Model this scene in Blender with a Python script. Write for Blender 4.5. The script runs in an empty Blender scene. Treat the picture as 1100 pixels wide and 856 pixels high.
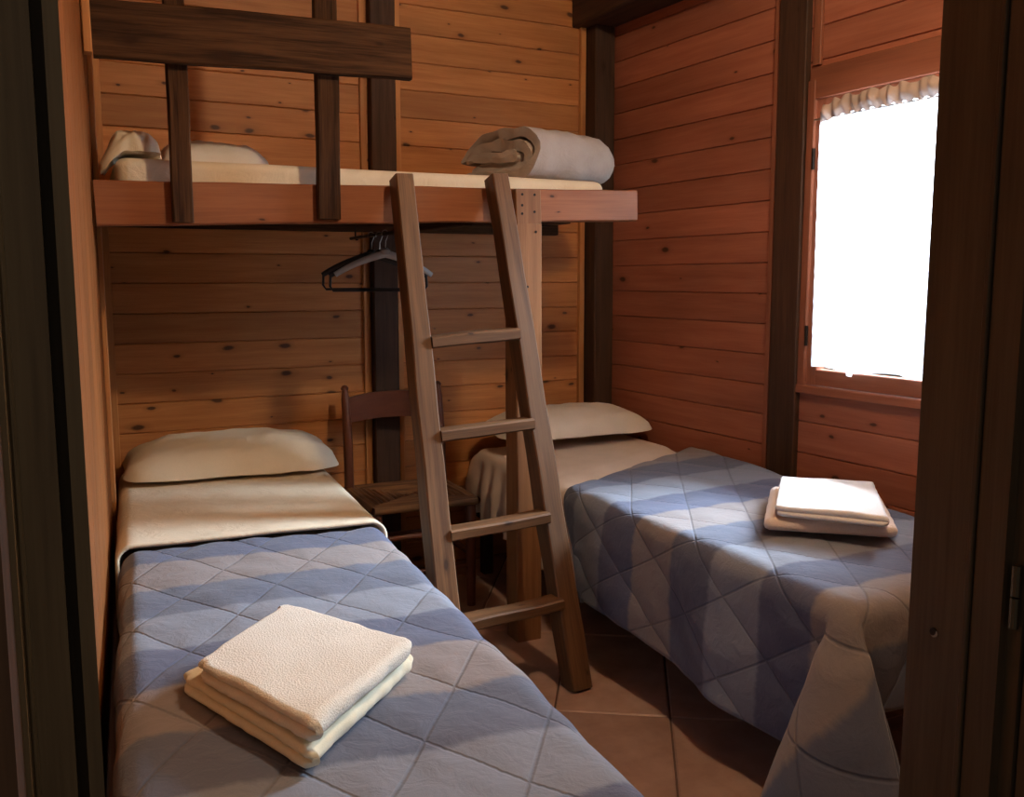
import bpy, math, random
from mathutils import Vector, Matrix, noise
R = math.radians
PI = math.pi
random.seed(7)
scene = bpy.context.scene
COL = scene.collection

# ------------------------------------------------------------------ helpers
def frame(deg):
    return Matrix.Rotation(R(deg), 4, 'Z')
WORLD = frame(0)
BACK = frame(2.0)      # the back wall's own axes: x along the wall, y into the wall
RIGHT = frame(4.0)     # the window wall's axes: x into the wall, y along it
LEFT = frame(-2.8)     # left wall and the bed along it


def nz(p, s=1.0, seed=0.0):
    return noise.noise(Vector((p[0] * s + seed * 7.13, p[1] * s - seed * 3.7, p[2] * s + seed * 1.9)))


class MB:
    """collects faces (with UVs in metres and a tint per face) into one mesh"""
    def __init__(self, fr=WORLD):
        self.v, self.f, self.uv, self.t, self.fr = [], [], [], [], fr

    def vert(self, p):
        self.v.append(self.fr @ Vector(p))
        return len(self.v) - 1

    def face(self, idx, uvs, tint=0.5):
        self.f.append(list(idx)); self.uv.append(list(uvs)); self.t.append(tint)

    def grid(self, fn, nu, nv, uvf=None, tint=0.5, wrap=False):
        """fn(i,j)->point, i in 0..nu, j in 0..nv"""
        ids = [[self.vert(fn(i, j)) for j in range(nv + 1)] for i in range(nu + (0 if wrap else 1))]
        for i in range(nu):
            a, b = ids[i], ids[(i + 1) % len(ids)]
            for j in range(nv):
                uv = [uvf(i, j), uvf(i + 1, j), uvf(i + 1, j + 1), uvf(i, j + 1)] if uvf else [(0, 0)] * 4
                self.face((a[j], b[j], b[j + 1], a[j + 1]), uv, tint)
        return ids

    def box(self, lo, hi, grain=None, tint=None):
        x0, y0, z0 = lo; x1, y1, z1 = hi
        d = (x1 - x0, y1 - y0, z1 - z0)
        g = grain if grain is not None else d.index(max(d))
        t = random.random() if tint is None else tint
        ou, ov = random.uniform(0, 9), random.uniform(0, 9)
        c = [(x0, y0, z0), (x1, y0, z0), (x1, y1, z0), (x0, y1, z0), (x0, y0, z1), (x1, y0, z1), (x1, y1, z1), (x0, y1, z1)]
        ids = [self.vert(p) for p in c]
        for q in ((0, 3, 2, 1), (4, 5, 6, 7), (0, 1, 5, 4), (1, 2, 6, 5), (2, 3, 7, 6), (3, 0, 4, 7)):
            ax = [k for k in range(3) if len({c[i][k] for i in q}) > 1]
            ua = g if g in ax else ax[0]
            va = ax[1] if ax[0] == ua else ax[0]
            self.face([ids[i] for i in q], [(c[i][ua] + ou, c[i][va] + ov) for i in q], t)

    def beam(self, p0, p1, w, d, wdir=(1, 0, 0), n=10, ch=0.006, wob=0.0, w1=None, d1=None, tint=None, seed=None):
        """chamfered timber from p0 to p1; w along wdir, d across"""
        p0, p1 = Vector(p0), Vector(p1)
        ax = (p1 - p0); L = ax.length; ax.normalize()
        wd = Vector(wdir); wd = (wd - ax * wd.dot(ax)).normalized()
        dd = ax.cross(wd).normalized()
        w1 = w if w1 is None else w1; d1 = d if d1 is None else d1
        seed = random.uniform(0, 50) if seed is None else seed
        t = random.random() if tint is None else tint
        ou = random.uniform(0, 9)
        def ring(k):
            s = k / n; W = (w + (w1 - w) * s) / 2; D = (d + (d1 - d) * s) / 2
            pts = [(-W + ch, -D), (W - ch, -D), (W, -D + ch), (W, D - ch), (W - ch, D), (-W + ch, D), (-W, D - ch), (-W, -D + ch)]
            c = p0 + ax * (L * s)
            out = []
            for a, b in pts:
                q = c + wd * a + dd * b
                if wob:
                    q = q + wd * wob * nz((s * L * 5, a * 9, b * 9), 1, seed) + dd * wob * nz((s * L * 5, a * 9, b * 9), 1, seed + 9)
                out.append(q)
            return out
        rings = [[self.vert(p) for p in ring(k)] for k in range(n + 1)]
        per = [0, w, w + ch, w + d, w + d + ch, 2 * w + d, 2 * w + d + ch, 2 * w + 2 * d]
        per = [q + seed for q in per]
        for k in range(n):
            for j in range(8):
                j2 = (j + 1) % 8
                v0 = per[j]; v1 = per[j2] if j2 else per[7] + ch
                u0 = ou + L * k / n; u1 = ou + L * (k + 1) / n
                self.face((rings[k][j], rings[k][j2], rings[k + 1][j2], rings[k + 1][j]), ((u0, v0), (u0, v1), (u1, v1), (u1, v0)), t)
        self.face(rings[0][::-1], [(ou, seed + j * .01) for j in range(8)], t)
        self.face(rings[-1], [(ou, seed + j * .01) for j in range(8)], t)

    def tube(self, pts, r, n=10, closed=False, flat=1.0, cap=True):
        pts = [Vector(p) for p in pts]
        m = len(pts)
        rs = r if isinstance(r, (list, tuple)) else [r] * m
        prev = None; rings = []; s = 0
        for i, p in enumerate(pts):
            a = pts[max(i - 1, 0)] if not closed else pts[i - 1]
            b = pts[min(i + 1, m - 1)] if not closed else pts[(i + 1) % m]
            t = (b - a).normalized()
            if prev is None:
                ref = Vector((0, 0, 1)) if abs(t.z) < .9 else Vector((1, 0, 0))
            else:
                ref = prev
            x = (ref - t * ref.dot(t)).normalized(); prev = x
            y = t.cross(x)
            if i: s += (p - pts[i - 1]).length
            rings.append(([self.vert(p + x * math.cos(2 * PI * k / n) * rs[i] + y * math.sin(2 * PI * k / n) * rs[i] * flat) for k in range(n)], s))
        rng = range(m if closed else m - 1)
        for i in rng:
            (A, sa), (B, sb) = rings[i], rings[(i + 1) % m]
            for k in range(n):
                k2 = (k + 1) % n
                v0, v1 = k / n * .1, (k + 1) / n * .1
                self.face((A[k], A[k2], B[k2], B[k]), ((sa, v0), (sa, v1), (sb, v1), (sb, v0)))
        if cap and not closed:
            self.face(rings[0][0][::-1], [(0, 0)] * n); self.face(rings[-1][0], [(0, 0)] * n)

    def lathe(self, c, prof, n=16, axis='z'):
        c = Vector(c)
        ids = []
        for r, h in prof:
            row = []
            for k in range(n):
                a = 2 * PI * k / n
                o = Vector((r * math.cos(a), r * math.sin(a), h))
                if axis == 'x': o = Vector((h, r * math.cos(a), r * math.sin(a)))
                if axis == 'y': o = Vector((r * math.cos(a), h, r * math.sin(a)))
                row.append(self.vert(c + o))
            ids.append(row)
        for i in range(len(ids) - 1):
            for k in range(n):
                k2 = (k + 1) % n
                self.face((ids[i][k], ids[i][k2], ids[i + 1][k2], ids[i + 1][k]), ((k / n * .1, prof[i][1]), ((k + 1) / n * .1, prof[i][1]), ((k + 1) / n * .1, prof[i + 1][1]), (k / n * .1, prof[i + 1][1])))
        self.face(ids[0][::-1], [(0, 0)] * n); self.face(ids[-1], [(0, 0)] * n)

    def build(self, name, mat, parent=None, smooth=35, recalc=True):
        n = len(self.v)
        lo = Vector([min(p[k] for p in self.v) for k in range(3)])
        hi = Vector([max(p[k] for p in self.v) for k in range(3)])
        o0 = Vector(((lo.x + hi.x) / 2, (lo.y + hi.y) / 2, lo.z))
        me = bpy.data.meshes.new(name)
        me.from_pydata([tuple(p - o0) for p in self.v], [], self.f)
        uvl = me.uv_layers.new(name='UVMap')
        k = 0
        for f in self.uv:
            for uv in f:
                uvl.data[k].uv = uv; k += 1
        at = me.attributes.new('tint', 'FLOAT', 'FACE')
        at.data.foreach_set('value', self.t)
        if recalc:
            import bmesh
            bm = bmesh.new(); bm.from_mesh(me)
            bmesh.ops.recalc_face_normals(bm, faces=bm.faces)
            bm.to_mesh(me); bm.free()
        if smooth:
            me.polygons.foreach_set('use_smooth', [True] * len(me.polygons))
            if smooth < 180:
                me.set_sharp_from_angle(angle=R(smooth))
        me.materials.append(mat)
        ob = bpy.data.objects.new(name, me)
        COL.objects.link(ob)
        if parent is not None:
            ob.parent = parent
            q, base = parent, Vector((0, 0, 0))
            while q is not None:
                base += q.location; q = q.parent
            ob.location = o0 - base
        else:
            ob.location = o0
        return ob


def tag(o, label, cat, group=None):
    o['label'] = label; o['category'] = cat
    if group: o['group'] = group
    return o

def thing(name, loc, label, cat, group=None):
    o = bpy.data.objects.new(name, None); COL.objects.link(o)
    o.empty_display_size = .1
    o.location = loc
    return tag(o, label, cat, group)

def struct(o):
    o['kind'] = 'structure'
    return o

# ------------------------------------------------------------------ materials
def newmat(name):
    m = bpy.data.materials.new(name); m.use_nodes = True
    nt = m.node_tree; b = nt.nodes['Principled BSDF']
    return m, nt, b

def N(nt, kind, **kw):
    n = nt.nodes.new(kind)
    for k, v in kw.items():
        if k in n.inputs: n.inputs[k].default_value = v
        else: setattr(n, k, v)
    return n

def ramp(nt, fac, stops, interp='LINEAR'):
    r = nt.nodes.new('ShaderNodeValToRGB'); r.color_ramp.interpolation = interp
    e = r.color_ramp.elements
    while len(e) < len(stops): e.new(0.5)
    for k, (p, c) in enumerate(stops):
        e[k].position = p; e[k].color = (c[0], c[1], c[2], 1) if not isinstance(c, (int, float)) else (c, c, c, 1)
    nt.links.new(fac, r.inputs[0])
    return r.outputs[0]

def mix(nt, fac, a, b, mode='MIX'):
    m = nt.nodes.new('ShaderNodeMix'); m.data_type = 'RGBA'; m.blend_type = mode
    for s, v in ((m.inputs[0], fac), (m.inputs[6], a), (m.inputs[7], b)):
        if hasattr(v, 'links'): nt.links.new(v, s)
        elif isinstance(v, (int, float)): s.default_value = v
        else: s.default_value = (v[0], v[1], v[2], 1)
    return m.outputs[2]

def math_n(nt, op, a, b=None, c=None):
    m = nt.nodes.new('ShaderNodeMath'); m.operation = op
    for i, v in enumerate((a, b, c)):
        if v is None: continue
        if hasattr(v, 'links'): nt.links.new(v, m.inputs[i])
        else: m.inputs[i].default_value = v
    return m.outputs[0]

def wood(name, light, dark, rough=0.55, knots=0.5, knot_col=(0.03, 0.012, 0.006), tint_amt=0.25, grain=1.0, kscale=1.0, spec=0.3, bump=.25):
    m, nt, b = newmat(name)
    uv = N(nt, 'ShaderNodeUVMap', uv_map='UVMap')
    mp = N(nt, 'ShaderNodeMapping'); mp.inputs['Scale'].default_value = (2.2, 34, 1)
    nt.links.new(uv.outputs[0], mp.inputs[0])
    n1 = N(nt, 'ShaderNodeTexNoise', Scale=1.0, Detail=5, Roughness=.6, Distortion=.4)
    nt.links.new(mp.outputs[0], n1.inputs['Vector'])
    mp2 = N(nt, 'ShaderNodeMapping'); mp2.inputs['Scale'].default_value = (8, 220, 1)
    nt.links.new(uv.outputs[0], mp2.inputs[0])
    n2 = N(nt, 'ShaderNodeTexNoise', Scale=1.0, Detail=3)
    nt.links.new(mp2.outputs[0], n2.inputs['Vector'])
    g = math_n(nt, 'ADD', math_n(nt, 'MULTIPLY', n1.outputs['Fac'], .7), math_n(nt, 'MULTIPLY', n2.outputs['Fac'], .3))
    lo, hi = .5 - .16 / grain, .5 + .16 / grain
    col = ramp(nt, g, [(max(0, lo), dark), (min(1, hi), light)])
    # large-scale variation
    mp3 = N(nt, 'ShaderNodeMapping'); mp3.inputs['Scale'].default_value = (1.2, 3, 1)
    nt.links.new(uv.outputs[0], mp3.inputs[0])
    n3 = N(nt, 'ShaderNodeTexNoise', Scale=1.0, Detail=2)
    nt.links.new(mp3.outputs[0], n3.inputs['Vector'])
    var = ramp(nt, n3.outputs['Fac'], [(.3, .78), (.7, 1.15)])
    col = mix(nt, 1.0, col, var, 'MULTIPLY')
    at = N(nt, 'ShaderNodeAttribute', attribute_name='tint')
    tv = math_n(nt, 'ADD', math_n(nt, 'MULTIPLY', at.outputs['Fac'], tint_amt), 1 - tint_amt / 2)
    col = mix(nt, 1.0, col, tv, 'MULTIPLY')
    if knots > 0:
        mp4 = N(nt, 'ShaderNodeMapping'); mp4.inputs['Scale'].default_value = (4.2 * kscale, 9.5 * kscale, 1)
        nt.links.new(uv.outputs[0], mp4.inputs[0])
        dn = N(nt, 'ShaderNodeTexNoise', Scale=3.0, Detail=2)
        nt.links.new(mp4.outputs[0], dn.inputs['Vector'])
        add = N(nt, 'ShaderNodeVectorMath', operation='MULTIPLY_ADD')
        nt.links.new(dn.outputs['Color'], add.inputs[0]); add.inputs[1].default_value = (.12, .12, 0)
        nt.links.new(mp4.outputs[0], add.inputs[2])
        vo = N(nt, 'ShaderNodeTexVoronoi', Scale=1.0); vo.voronoi_dimensions = '2D'
        nt.links.new(add.outputs[0], vo.inputs['Vector'])
        sep = N(nt, 'ShaderNodeSeparateColor'); nt.links.new(vo.outputs['Color'], sep.inputs[0])
        has = math_n(nt, 'LESS_THAN', sep.outputs[0], knots)
        size = math_n(nt, 'ADD', math_n(nt, 'MULTIPLY', math_n(nt, 'POWER', sep.outputs[1], 2.0), .11), .03)
        rel = math_n(nt, 'DIVIDE', vo.outputs['Distance'], size)
        core = ramp(nt, rel, [(.55, 1.0), (1.0, 0.0)])
        halo = ramp(nt, math_n(nt, 'MULTIPLY', rel, .4), [(.3, .45), (.9, 0.0)])
        k1 = math_n(nt, 'MULTIPLY', core, has); k2 = math_n(nt, 'MULTIPLY', halo, has)
        col = mix(nt, k2, col, [c * .6 for c in dark])
        col = mix(nt, math_n(nt, 'MULTIPLY', k1, .85), col, knot_col)
    nt.links.new(col, b.inputs['Base Color'])
    b.inputs['Roughness'].default_value = rough
    b.inputs['Specular IOR Level'].default_value = spec
    bp = N(nt, 'ShaderNodeBump', Strength=bump, Distance=.002)
    nt.links.new(g, bp.inputs['Height']); nt.links.new(bp.outputs[0], b.inputs['Normal'])
    return m

def cloth(name, col, col2=None, scale=400, bump=.3, rough=.95, wrinkle=0.0, sheen=.0):
    m, nt, b = newmat(name)
    tc = N(nt, 'ShaderNodeTexCoord')
    n1 = N(nt, 'ShaderNodeTexNoise', Scale=scale, Detail=2)
    nt.links.new(tc.outputs['Object'], n1.inputs['Vector'])
    n2 = N(nt, 'ShaderNodeTexNoise', Scale=9.0, Detail=3)
    nt.links.new(tc.outputs['Object'], n2.inputs['Vector'])
    col2 = col2 or [c * .88 for c in col]
    c = mix(nt, ramp(nt, n2.outputs['Fac'], [(.35, 0.0), (.65, 1.0)]), col, col2)
    c = mix(nt, .5, c, ramp(nt, n1.outputs['Fac'], [(.2, .8), (.8, 1.0)]), 'MULTIPLY')
    nt.links.new(c, b.inputs['Base Color'])
    b.inputs['Roughness'].default_value = rough
    b.inputs['Specular IOR Level'].default_value = .1
    b.inputs['Sheen Weight'].default_value = sheen
    bp = N(nt, 'ShaderNodeBump', Strength=bump, Distance=.0025 if bump > .6 else .001)
    nt.links.new(n1.outputs['Fac'], bp.inputs['Height'])
    last = bp.outputs[0]
    if wrinkle:
        n3 = N(nt, 'ShaderNodeTexNoise', Scale=14.0, Detail=4, Roughness=.6, Distortion=1.2)
        nt.links.new(tc.outputs['Object'], n3.inputs['Vector'])
        b2 = N(nt, 'ShaderNodeBump', Strength=wrinkle, Distance=.006)
        nt.links.new(n3.outputs['Fac'], b2.inputs['Height']); nt.links.new(last, b2.inputs['Normal'])
        last = b2.outputs[0]
    nt.links.new(last, b.inputs['Normal'])
    return m

def plain(name, col, rough=.5, metal=0.0, spec=.4):
    m, nt, b = newmat(name)
    n = N(nt, 'ShaderNodeTexNoise', Scale=30.0, Detail=3)
    tc = N(nt, 'ShaderNodeTexCoord'); nt.links.new(tc.outputs['Object'], n.inputs['Vector'])
    c = mix(nt, n.outputs['Fac'], [x * .8 for x in col], [min(1, x * 1.15) for x in col])
    nt.links.new(c, b.inputs['Base Color'])
    b.inputs['Roughness'].default_value = rough; b.inputs['Metallic'].default_value = metal
    b.inputs['Specular IOR Level'].default_value = spec
    return m

QP = 0.205            # sideways spacing of the stitched diagonals, metres of cloth
QK = 0.63             # spacing of the quilting diagonals (metres of cloth)
def quilt_mat(name):
    m, nt, b = newmat(name)
    uv = N(nt, 'ShaderNodeUVMap', uv_map='UVMap')
    sx = N(nt, 'ShaderNodeSeparateXYZ'); nt.links.new(uv.outputs[0], sx.inputs[0])
    nb = N(nt, 'ShaderNodeTexNoise', Scale=5.0, Detail=4); nt.links.new(uv.outputs[0], nb.inputs['Vector'])
    mpf = N(nt, 'ShaderNodeMapping'); mpf.inputs['Scale'].default_value = (60, 6, 1); nt.links.new(uv.outputs[0], mpf.inputs[0])
    nf = N(nt, 'ShaderNodeTexNoise', Scale=1.0, Detail=2); nt.links.new(mpf.outputs[0], nf.inputs['Vector'])
    off = math_n(nt, 'ADD', math_n(nt, 'MULTIPLY', nb.outputs['Fac'], .022), math_n(nt, 'MULTIPLY', nf.outputs['Fac'], .016))
    t = math_n(nt, 'DIVIDE', math_n(nt, 'ADD', sx.outputs[1], off), .74)
    fr = math_n(nt, 'FRACT', t)
    tau, dk, lt, dk2 = (.225, .20, .20), (.090, .105, .170), (.20, .225, .28), (.102, .118, .170)
    e = .018
    col = ramp(nt, fr, [(0, tau), (.235, tau), (.235 + e, dk), (.475, dk), (.475 + e, lt), (.735, lt), (.735 + e, dk2), (.98, dk2), (1.0, tau)])
    tc = N(nt, 'ShaderNodeTexCoord')
    nw = N(nt, 'ShaderNodeTexNoise', Scale=500.0, Detail=2); nt.links.new(tc.outputs['Object'], nw.inputs['Vector'])
    col = mix(nt, .35, col, ramp(nt, nw.outputs['Fac'], [(.25, .72), (.75, 1.0)]), 'MULTIPLY')
    # stitching
    st = None
    for sgn in (1, -1):
        d = math_n(nt, 'ADD', sx.outputs[0], math_n(nt, 'MULTIPLY', sx.outputs[1], sgn * QK))
        q = math_n(nt, 'FRACT', math_n(nt, 'DIVIDE', d, QP))
        q = math_n(nt, 'ABSOLUTE', math_n(nt, 'SUBTRACT', q, .5))
        st = q if st is None else math_n(nt, 'MAXIMUM', st, q)
    line = ramp(nt, st, [(.474, 0.0), (.494, 1.0)])
    col = mix(nt, math_n(nt, 'MULTIPLY', line, .3), col, (.05, .055, .08))
    nt.links.new(col, b.inputs['Base Color'])
    b.inputs['Roughness'].default_value = .8; b.inputs['Specular IOR Level'].default_value = .2
    b.inputs['Sheen Weight'].default_value = .15
    n3 = N(nt, 'ShaderNodeTexNoise', Scale=26.0, Detail=5, Roughness=.62, Distortion=.6); nt.links.new(uv.outputs[0], n3.inputs['Vector'])
    h = math_n(nt, 'SUBTRACT', math_n(nt, 'MULTIPLY', n3.outputs['Fac'], .7), math_n(nt, 'MULTIPLY', line, .35))
    bp = N(nt, 'ShaderNodeBump', Strength=.7, Distance=.007)
    nt.links.new(h, bp.inputs['Height'])
    bw = N(nt, 'ShaderNodeBump', Strength=.15, Distance=.001); nt.links.new(nw.outputs['Fac'], bw.inputs['Height'])
    nt.links.new(bp.outputs[0], bw.inputs['Normal']); nt.links.new(bw.outputs[0], b.inputs['Normal'])
    return m

M = {}
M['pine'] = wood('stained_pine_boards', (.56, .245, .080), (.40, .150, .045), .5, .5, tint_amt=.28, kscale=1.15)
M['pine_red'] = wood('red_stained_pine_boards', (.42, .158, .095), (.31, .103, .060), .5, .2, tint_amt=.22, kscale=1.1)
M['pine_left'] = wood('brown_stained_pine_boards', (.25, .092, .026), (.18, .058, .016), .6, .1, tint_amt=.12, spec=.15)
M['batten'] = wood('pine_batten', (.56, .26, .09), (.42, .17, .055), .5, 0, tint_amt=.15)
M['dark'] = wood('dark_stained_timber', (.080, .040, .023), (.033, .016, .010), .7, .3, tint_amt=.2)
M['guard'] = wood('weathered_brown_timber', (.078, .037, .016), (.022, .0095, .0045), .7, .35, spec=.12, grain=1.5, tint_amt=.2, bump=.6)
M['beam'] = wood('bunk_beam_pine', (.31, .118, .048), (.22, .072, .028), .5, .22, tint_amt=.1)
M['ladder'] = wood('worn_ladder_pine', (.15, .072, .029), (.072, .031, .012), .55, .35, tint_amt=.15, grain=1.2)
M['post'] = wood('support_post_pine', (.27, .125, .05), (.16, .066, .025), .55, .3, tint_amt=.1)
M['chair'] = wood('chair_brown_wood', (.16, .055, .028), (.085, .027, .014), .4, 0, tint_amt=.1)
M['jamb'] = wood('dark_door_timber', (.15, .105, .062), (.085, .056, .034), .5, 0, tint_amt=.1, bump=.15)
M['sheet'] = cloth('cream_sheet', (.80, .70, .54), (.75, .65, .49), wrinkle=.7)
M['sheet_pink'] = cloth('pale_sheet', (.74, .62, .52), (.69, .57, .47), wrinkle=.3)
M['pillow'] = cloth('cream_pillowcase', (.82, .73, .57), (.78, .69, .53), wrinkle=.5)
M['pillow_white'] = cloth('white_pillowcase', (.78, .70, .60), (.74, .66, .56), wrinkle=.3)
M['towel'] = cloth('cream_terry', (.88, .86, .78), (.84, .82, .74), scale=330, bump=.8, sheen=.3)
M['towel_low'] = cloth('cream_cotton', (.88, .85, .68), (.84, .81, .64), scale=350, bump=.5, sheen=.2)
M['towel_white'] = cloth('white_terry', (.86, .82, .80), (.82, .78, .76), scale=200, bump=.7, sheen=.2)
M['towel_pink'] = cloth('pale_peach_terry', (.82, .67, .57), (.78, .62, .52), scale=260, bump=.8, sheen=.2)
M['quilt'] = quilt_mat('banded_quilt')
M['comforter'] = cloth('grey_comforter', (.46, .41, .38), (.41, .36, .33), wrinkle=.8)
M['mattress'] = cloth('mattress_ticking', (.50, .44, .36), wrinkle=.1)
M['rush'] = wood('rush_weave', (.25, .125, .05), (.11, .05, .02), .8, 0, grain=2.0, tint_amt=.3, bump=.8)
M['black_plastic'] = plain('black_plastic', (.012, .011, .011), .35)
M['grey_plastic'] = plain('pale_grey_plastic', (.42, .42, .42), .35)
M['metal'] = plain('dull_steel', (.42, .40, .37), .35, 1.0)
M['screw'] = plain('dark_screw_head', (.02, .015, .012), .4, .6)
M['white_paint'] = wood('orange_window_wood', (.30, .112, .062), (.22, .075, .042), .55, 0, tint_amt=.1)

def tile_mat():
    m, nt, b = newmat('terracotta_tiles')
    uv = N(nt, 'ShaderNodeUVMap', uv_map='UVMap')
    at = N(nt, 'ShaderNodeAttribute', attribute_name='tint')
    n = N(nt, 'ShaderNodeTexNoise', Scale=9.0, Detail=5, Roughness=.6); nt.links.new(uv.outputs[0], n.inputs['Vector'])
    c = ramp(nt, n.outputs['Fac'], [(.3, (.27, .165, .125)), (.7, (.40, .26, .20))])
    tv = math_n(nt, 'ADD', math_n(nt, 'MULTIPLY', at.outputs['Fac'], .3), .85)
    c = mix(nt, 1.0, c, tv, 'MULTIPLY')
    nt.links.new(c, b.inputs['Base Color']); b.inputs['Roughness'].default_value = .4
    b.inputs['Specular IOR Level'].default_value = .3
    return m
M['tile'] = tile_mat()
M['grout'] = plain('dark_grout', (.09, .055, .04), .9)

def curtain_mat():
    m = bpy.data.materials.new('white_net_curtain'); m.use_nodes = True
    nt = m.node_tree; nt.nodes.clear()
    out = N(nt, 'ShaderNodeOutputMaterial')
    tr = N(nt, 'ShaderNodeBsdfTransparent'); tl = N(nt, 'ShaderNodeBsdfTranslucent'); df = N(nt, 'ShaderNodeBsdfDiffuse')
    tl.inputs['Color'].default_value = (.86, .88, .92, 1); df.inputs['Color'].default_value = (.80, .70, .64, 1)
    m1 = N(nt, 'ShaderNodeMixShader'); m1.inputs[0].default_value = .45
    nt.links.new(tl.outputs[0], m1.inputs[1]); nt.links.new(df.outputs[0], m1.inputs[2])
    m2 = N(nt, 'ShaderNodeMixShader')
    tc = N(nt, 'ShaderNodeTexCoord'); n = N(nt, 'ShaderNodeTexNoise', Scale=60.0); nt.links.new(tc.outputs['Object'], n.inputs['Vector'])
    f = ramp(nt, n.outputs['Fac'], [(.3, .42), (.7, .55)])
    nt.links.new(f, m2.inputs[0])
    nt.links.new(tr.outputs[0], m2.inputs[1]); nt.links.new(m1.outputs[0], m2.inputs[2])
    nt.links.new(m2.outputs[0], out.inputs[0])
    return m
M['curtain'] = curtain_mat()

def glass_mat():
    m = bpy.data.materials.new('window_glass'); m.use_nodes = True
    nt = m.node_tree; nt.nodes.clear()
    out = N(nt, 'ShaderNodeOutputMaterial')
    tr = N(nt, 'ShaderNodeBsdfTransparent'); gl = N(nt, 'ShaderNodeBsdfGlossy'); gl.inputs['Roughness'].default_value = .02
    fr = N(nt, 'ShaderNodeFresnel'); fr.inputs[0].default_value = 1.4
    mx = N(nt, 'ShaderNodeMixShader'); nt.links.new(fr.outputs[0], mx.inputs[0])
    nt.links.new(tr.outputs[0], mx.inputs[1]); nt.links.new(gl.outputs[0], mx.inputs[2]); nt.links.new(mx.outputs[0], out.inputs[0])
    return m
M['glass'] = glass_mat()

# ------------------------------------------------------------------ the room
PITCH = .1117
def board_rows(mb, ax, a0, a1, z0, z1, plane, zoff, back=.02, hole=None, flip=1):
    """horizontal V-jointed boards; ax 'x': wall runs along x at y=plane, 'y': runs along y at x=plane; flip: side the boards face"""
    g, dp = .0035, .006
    k0 = int(math.floor((z0 - zoff) / PITCH)); k1 = int(math.ceil((z1 - zoff) / PITCH))
    def P(a, d, z):
        return (a, plane + d * flip, z) if ax == 'x' else (plane + d * flip, a, z)
    for k in range(k0, k1):
        za, zb = max(z0, zoff + k * PITCH), min(z1, zoff + (k + 1) * PITCH)
        if zb - za < .012: continue
        spans = [(a0, a1)]
        if hole and zb > hole[2] + .005 and za < hole[3] - .005:
            spans = [(a0, hole[0]), (hole[1], a1)]
        for s0, s1 in spans:
            if s1 - s0 < .01: continue
            t, ou, ov = random.random(), random.uniform(0, 20), random.uniform(0, 20)
            rows = [(za, dp), (za + g, 0), (zb - g, 0), (zb, dp)]
            n = 6
            zj = [random.uniform(-.0022, .0022) for _ in range(2)]
            ids = [[mb.vert(P(s0 + (s1 - s0) * i / n, d, z)) for i in range(n + 1)] for z, d in rows]
            for r in range(3):
                for i in range(n):
                    u0, u1 = s0 + (s1 - s0) * i / n + ou, s0 + (s1 - s0) * (i + 1) / n + ou
                    mb.face((ids[r][i], ids[r][i + 1], ids[r + 1][i + 1], ids[r + 1][i]), ((u0, rows[r][0] + ov), (u1, rows[r][0] + ov), (u1, rows[r + 1][0] + ov), (u0, rows[r + 1][0] + ov)), t)

def wall_body(mb, lo, hi):
    mb.box(lo, hi, tint=.5)

# floor: terracotta tiles laid on the skew
mb = MB()
mb.box((-1.6, -1.4, -.06), (3.0, 4.4, -.004), tint=.5)
fl = struct(mb.build('floor', M['grout'], smooth=0))
tl = MB(Matrix.Translation((1.488, 2.112, 0)) @ Matrix.Rotation(R(-32), 4, 'Z'))
TX, TY = .335, .60
inv = tl.fr.inverted()
for i in range(-9, 8):
    for j in range(-8, 7):
        c = tl.fr @ Vector(((i + .5) * TX, (j + .5) * TY, 0))
        if not (-.6 < c.x < 2.75 and .2 < c.y < 3.95): continue
        g = .0028; h = .0035
        x0, x1, y0, y1 = i * TX + g, (i + 1) * TX - g, j * TY + g, (j + 1) * TY - g
        b_ = .004
        ids = [tl.vert(p) for p in ((x0, y0, -.005), (x1, y0, -.005), (x1, y1, -.005), (x0, y1, -.005), (x0, y0, -h), (x1, y0, -h), (x1, y1, -h), (x0, y1, -h),
                                    (x0 + b_, y0 + b_, 0), (x1 - b_, y0 + b_, 0), (x1 - b_, y1 - b_, 0), (x0 + b_, y1 - b_, 0))]
        t = random.random(); o = random.uniform(0, 9)
        for q in ((0, 1, 5, 4), (1, 2, 6, 5), (2, 3, 7, 6), (3, 0, 4, 7), (4, 5, 9, 8), (5, 6, 10, 9), (6, 7, 11, 10), (7, 4, 8, 11), (8, 9, 10, 11)):
            tl.face([ids[k] for k in q], [((ids[k] % 2) * .01 + o, o) if False else (tl.v[ids[k]].x + o, tl.v[ids[k]].y + o) for k in q], t)
tiles = tl.build('tiles', M['tile'], parent=fl, smooth=0)

# back wall
BY = 3.70
mb = MB(BACK)
board_rows(mb, 'x', .10, 2.46, -.02, 3.3, BY, .0071)
wb = struct(mb.build('wall_back', M['pine'], smooth=0))
mb = MB(BACK); mb.box((-.2, BY + .008, -.05), (2.7, BY + .10, 3.35), tint=.5)
mb.build('wall_core', M['dark'], parent=wb, smooth=0)

# window wall
RX = 2.482
HOLE = (1.72, 2.345, .875, 1.872)
mb = MB(RIGHT)
board_rows(mb, 'y', .35, 3.75, -.02, 2.6, RX, 2.203 - 20 * PITCH, hole=HOLE)
wr = struct(mb.build('wall_right', M['pine_red'], smooth=0))
mb = MB(RIGHT)
for lo, hi in (((RX + .008, .2, -.05), (RX + .12, HOLE[0], 3.3)), ((RX + .008, HOLE[1], -.05), (RX + .12, 4.0, 3.3)),
               ((RX + .008, HOLE[0], -.05), (RX + .12, HOLE[1], HOLE[2])), ((RX + .008, HOLE[0], HOLE[3]), (RX + .12, HOLE[1], 3.3))):
    mb.box(lo, hi, tint=.5)
mb.build('wall_core', M['dark'], parent=wr, smooth=0)

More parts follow.
